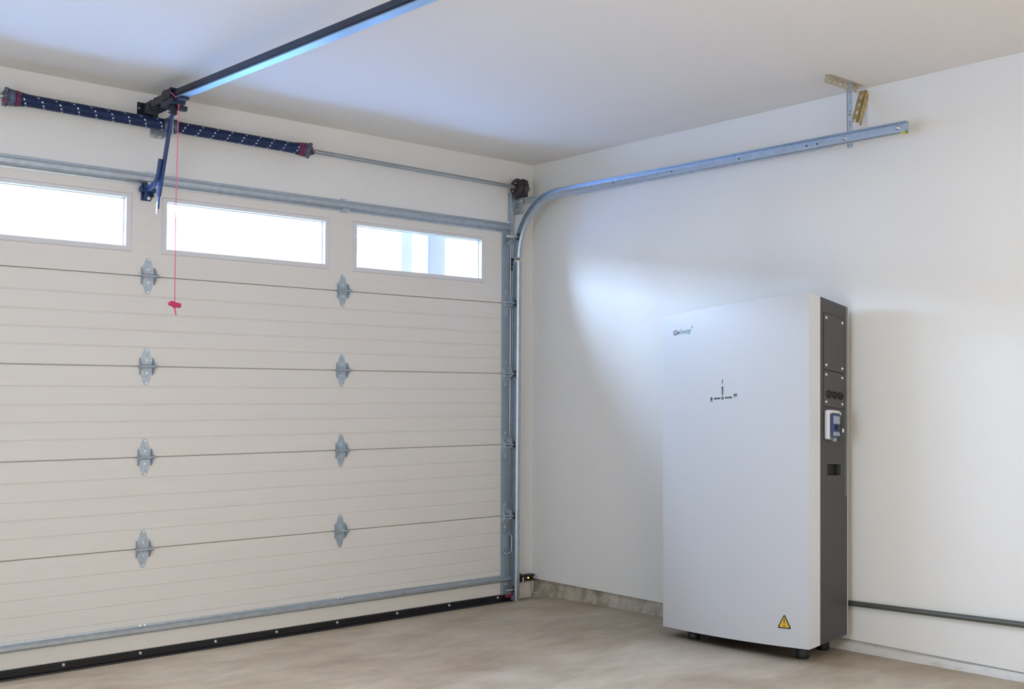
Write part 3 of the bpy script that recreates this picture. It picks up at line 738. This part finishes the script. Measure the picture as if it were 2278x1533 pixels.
MB().prism([(x1-.016, z1-.006), (x1-.004, z1-.010), (x1+.003, z1-.022), (x1-.003, z1-.026), (x1-.010, z1-.016)], 'y', -.050, -.030).build('hinge_tab', m_iso, iso, warp=cabw, bevel=.001)
MB().lathe((x1-.002, -.057, z0+.044), (.004, -.007, 0), [(0, .010), (.6, .010), (1, .007)], 16).build('cover_knob', m_iso, iso, warp=cabw)
# feet
for fx, fy, zt in ((-.309, -2.287, .150), (-.336, -1.640, .115), (-.075, -2.245, .170), (-.095, -1.600, .140)):
    fz = floor_z(fy)
    MB().lathe((fx, fy, fz-.0005), (0, 0, zt-fz+.01), [(0, .029), (.06, .0305), (.36, .0305), (.48, .027), (.62, .020), (.70, .020), (1, .020)], 24).build('foot', m_blk, cab)

# printed marks on the front panel (thin raised print following the curved face)
def face_pt(y, z, off=.0006): return (-bulge(y)-off, y, z)
def y_from_left(s): return W-s
def print_poly(polys, name, m, parent):
    """polys: list of outlines in (s from left edge, z); laid on the face"""
    mb = MB()
    for pl in polys:
        n = len(pl)
        vs = [face_pt(y_from_left(s), z, .0012) for s, z in pl]+[face_pt(y_from_left(s), z, -.0005) for s, z in pl]
        mb.add(vs, [tuple(range(n)), tuple(reversed(range(n, 2*n)))]+[(i, (i+1) % n, (i+1) % n+n, i+n) for i in range(n)])
    return mb.build(name, m, parent, warp=cabw)
def text_print(txt, name, m, s0, z0, size, parent, sx=1.0, bold=0.0):
    cu = bpy.data.curves.new('tmp', 'FONT'); cu.body = txt; cu.size = size; cu.fill_mode = 'BOTH'; cu.extrude = .0; cu.resolution_u = 3; cu.offset = bold
    to = bpy.data.objects.new('tmp', cu); C.objects.link(to)
    bpy.context.view_layer.update()
    dg = bpy.context.evaluated_depsgraph_get(); me0 = bpy.data.meshes.new_from_object(to.evaluated_get(dg))
    bpy.data.objects.remove(to)
    mb = MB()
    wmax = max((v.co.x for v in me0.vertices), default=0)*sx
    vs = [face_pt(y_from_left(s0+v.co.x*sx), z0+v.co.y, .0012) for v in me0.vertices]
    mb.add(vs, [tuple(p.vertices) for p in me0.polygons])
    mb.build(name, m, parent, warp=cabw, fix=False)
    return wmax
def sz(xw_y, zw):
    """world (y,z) on the front face -> (s, z) local"""
    a = (xw_y+2.381)/(.9107); a = min(max(a, 0), 1)
    zb = .134+(.0997-.134)*a; zt = 1.8184+(1.7426-1.8184)*a
    return W-a*W, (zw-zb)/(zt-zb)*HH
s, z = sz(-1.5495, 1.641)
w1 = text_print('Giv', 'logo_lettering', m_ink, s, z, .036, cab, sx=1.0, bold=.0006)
w2 = text_print('Energy', 'logo_lettering', m_teal, s+w1+.002, z, .036, cab, sx=.78)
text_print('\u00ae', 'logo_mark', m_teal, s+w1+w2+.004, z+.020, .018, cab)
s, z = sz(-1.892, 1.310)
circ = lambda cs, cz_, r, n=20: [(cs+r*math.cos(2*PI*i/n), cz_+r*math.sin(2*PI*i/n)) for i in range(n)]
ring = []
for i in range(20):
    a0, a1 = 2*PI*i/20, 2*PI*(i+1)/20
    ring.append([(s+.0035*math.cos(a0), z+.0035*math.sin(a0)), (s+.0078*math.cos(a0), z+.0078*math.sin(a0)), (s+.0078*math.cos(a1), z+.0078*math.sin(a1)), (s+.0035*math.cos(a1), z+.0035*math.sin(a1))])
print_poly(ring, 'hub_symbol', m_ink, cab)
def arrow(s0, z0, s1, z1, head0=True, hw=.0068, t=.0034, hl=.010):
    d = Vector((s1-s0, z1-z0)); L = d.length; d /= L; nrm = Vector((-d.y, d.x)); P = lambda a, b: (s0+d.x*a+nrm.x*b, z0+d.y*a+nrm.y*b)
    out = [[P(L-hl, -hw), P(L, 0), P(L-hl, hw)], [P(hl*.7, -t), P(L-hl, -t), P(L-hl, t), P(hl*.7, t)], [P(0, 0), P(hl*.7, -hw*.75), P(hl*.7, hw*.75)]]
    return out
print_poly(arrow(s, z+.014, s, z+.060), 'up_arrow', m_ink, cab)
print_poly(arrow(s-.013, z, s-.055, z), 'left_arrow', m_ink, cab)
print_poly(arrow(s+.014, z, s+.060, z), 'right_arrow', m_ink, cab)
# pylon icon
zt = z+.074
print_poly([[(s-.0030, zt+.004), (s-.0016, zt+.004), (s-.0002, zt+.016), (s-.0008, zt+.018)], [(s+.0030, zt+.004), (s+.0016, zt+.004), (s+.0002, zt+.016), (s+.0008, zt+.018)],
            [(s-.004, zt+.012), (s+.004, zt+.012), (s, zt+.0145)], [(s-.003, zt+.007), (s+.003, zt+.007), (s, zt+.009)], circ(s, zt+.0185, .0016, 8)], 'grid_icon', m_ink, cab)
text_print('GRID', 'grid_caption', m_ink, s-.0085, zt-.003, .0062, cab)
sl_ = s-.071
print_poly([[(sl_-.0075, z+.001), (sl_+.0075, z+.001), (sl_, z+.0105)], [(sl_-.0052, z+.0015), (sl_+.0052, z+.0015), (sl_+.0052, z-.009), (sl_-.0052, z-.009)]], 'home_icon', m_ink, cab)
text_print('HOME', 'home_caption', m_ink, sl_-.0098, z-.016, .0062, cab)
sr = s+.080
ic = [[(sr-.008, z+.006), (sr+.008, z+.006), (sr+.008, z+.0075), (sr-.008, z+.0075)], [(sr-.008, z+.0145), (sr+.008, z+.0145), (sr+.008, z+.016), (sr-.008, z+.016)],
      [(sr-.0095, z+.006), (sr-.007, z+.006), (sr-.007, z+.016), (sr-.0095, z+.016)], [(sr+.007, z+.006), (sr+.0085, z+.006), (sr+.0085, z+.016), (sr+.007, z+.016)]]
for q in (-.0045, 0, .0045): ic.append([(sr+q-.0012, z+.0085), (sr+q+.0012, z+.0085), (sr+q+.0012, z+.0135), (sr+q-.0012, z+.0135)])
print_poly(ic, 'battery_icon', m_ink, cab)
text_print('BATTERY', 'battery_caption', m_ink, sr-.014, z-.002, .0062, cab)
# warning triangle label
s, z = sz(-2.252, .248)
def rtri(cs, c0, hw, hb, ht, r):
    pts = []
    P = [Vector((cs-hw, c0-hb)), Vector((cs+hw, c0-hb)), Vector((cs, c0+ht))]
    for i in range(3):
        a, b, c = P[i-1], P[i], P[(i+1) % 3]
        u = (a-b).normalized()*r; w_ = (c-b).normalized()*r
        for t in (0, .33, .66, 1):
            q = (b+u)*(1-t)**2+b*2*t*(1-t)+(b+w_)*t**2; pts.append((q.x, q.y))
    return pts
wl = print_poly([rtri(s, z, .038, .032, .036, .010)], 'warning_label', m_ink, cab)
def print_off(polys, name, m, parent, off):
    mb = MB()
    for pl in polys: mb.add([face_pt(y_from_left(a), b, off) for a, b in pl], [tuple(range(len(pl)))])
    return mb.build(name, m, parent, warp=cabw, fix=False)
print_off([rtri(s, z, .0285, .0265, .0265, .006)], 'warning_field', m_warn, wl, .0016)
print_off([[(s-.0028, z+.015), (s-.0014, z-.010), (s+.0014, z-.010), (s+.0028, z+.015)], circ(s, z-.0185, .0034, 12)], 'exclamation_mark', m_ink, wl, .0020)
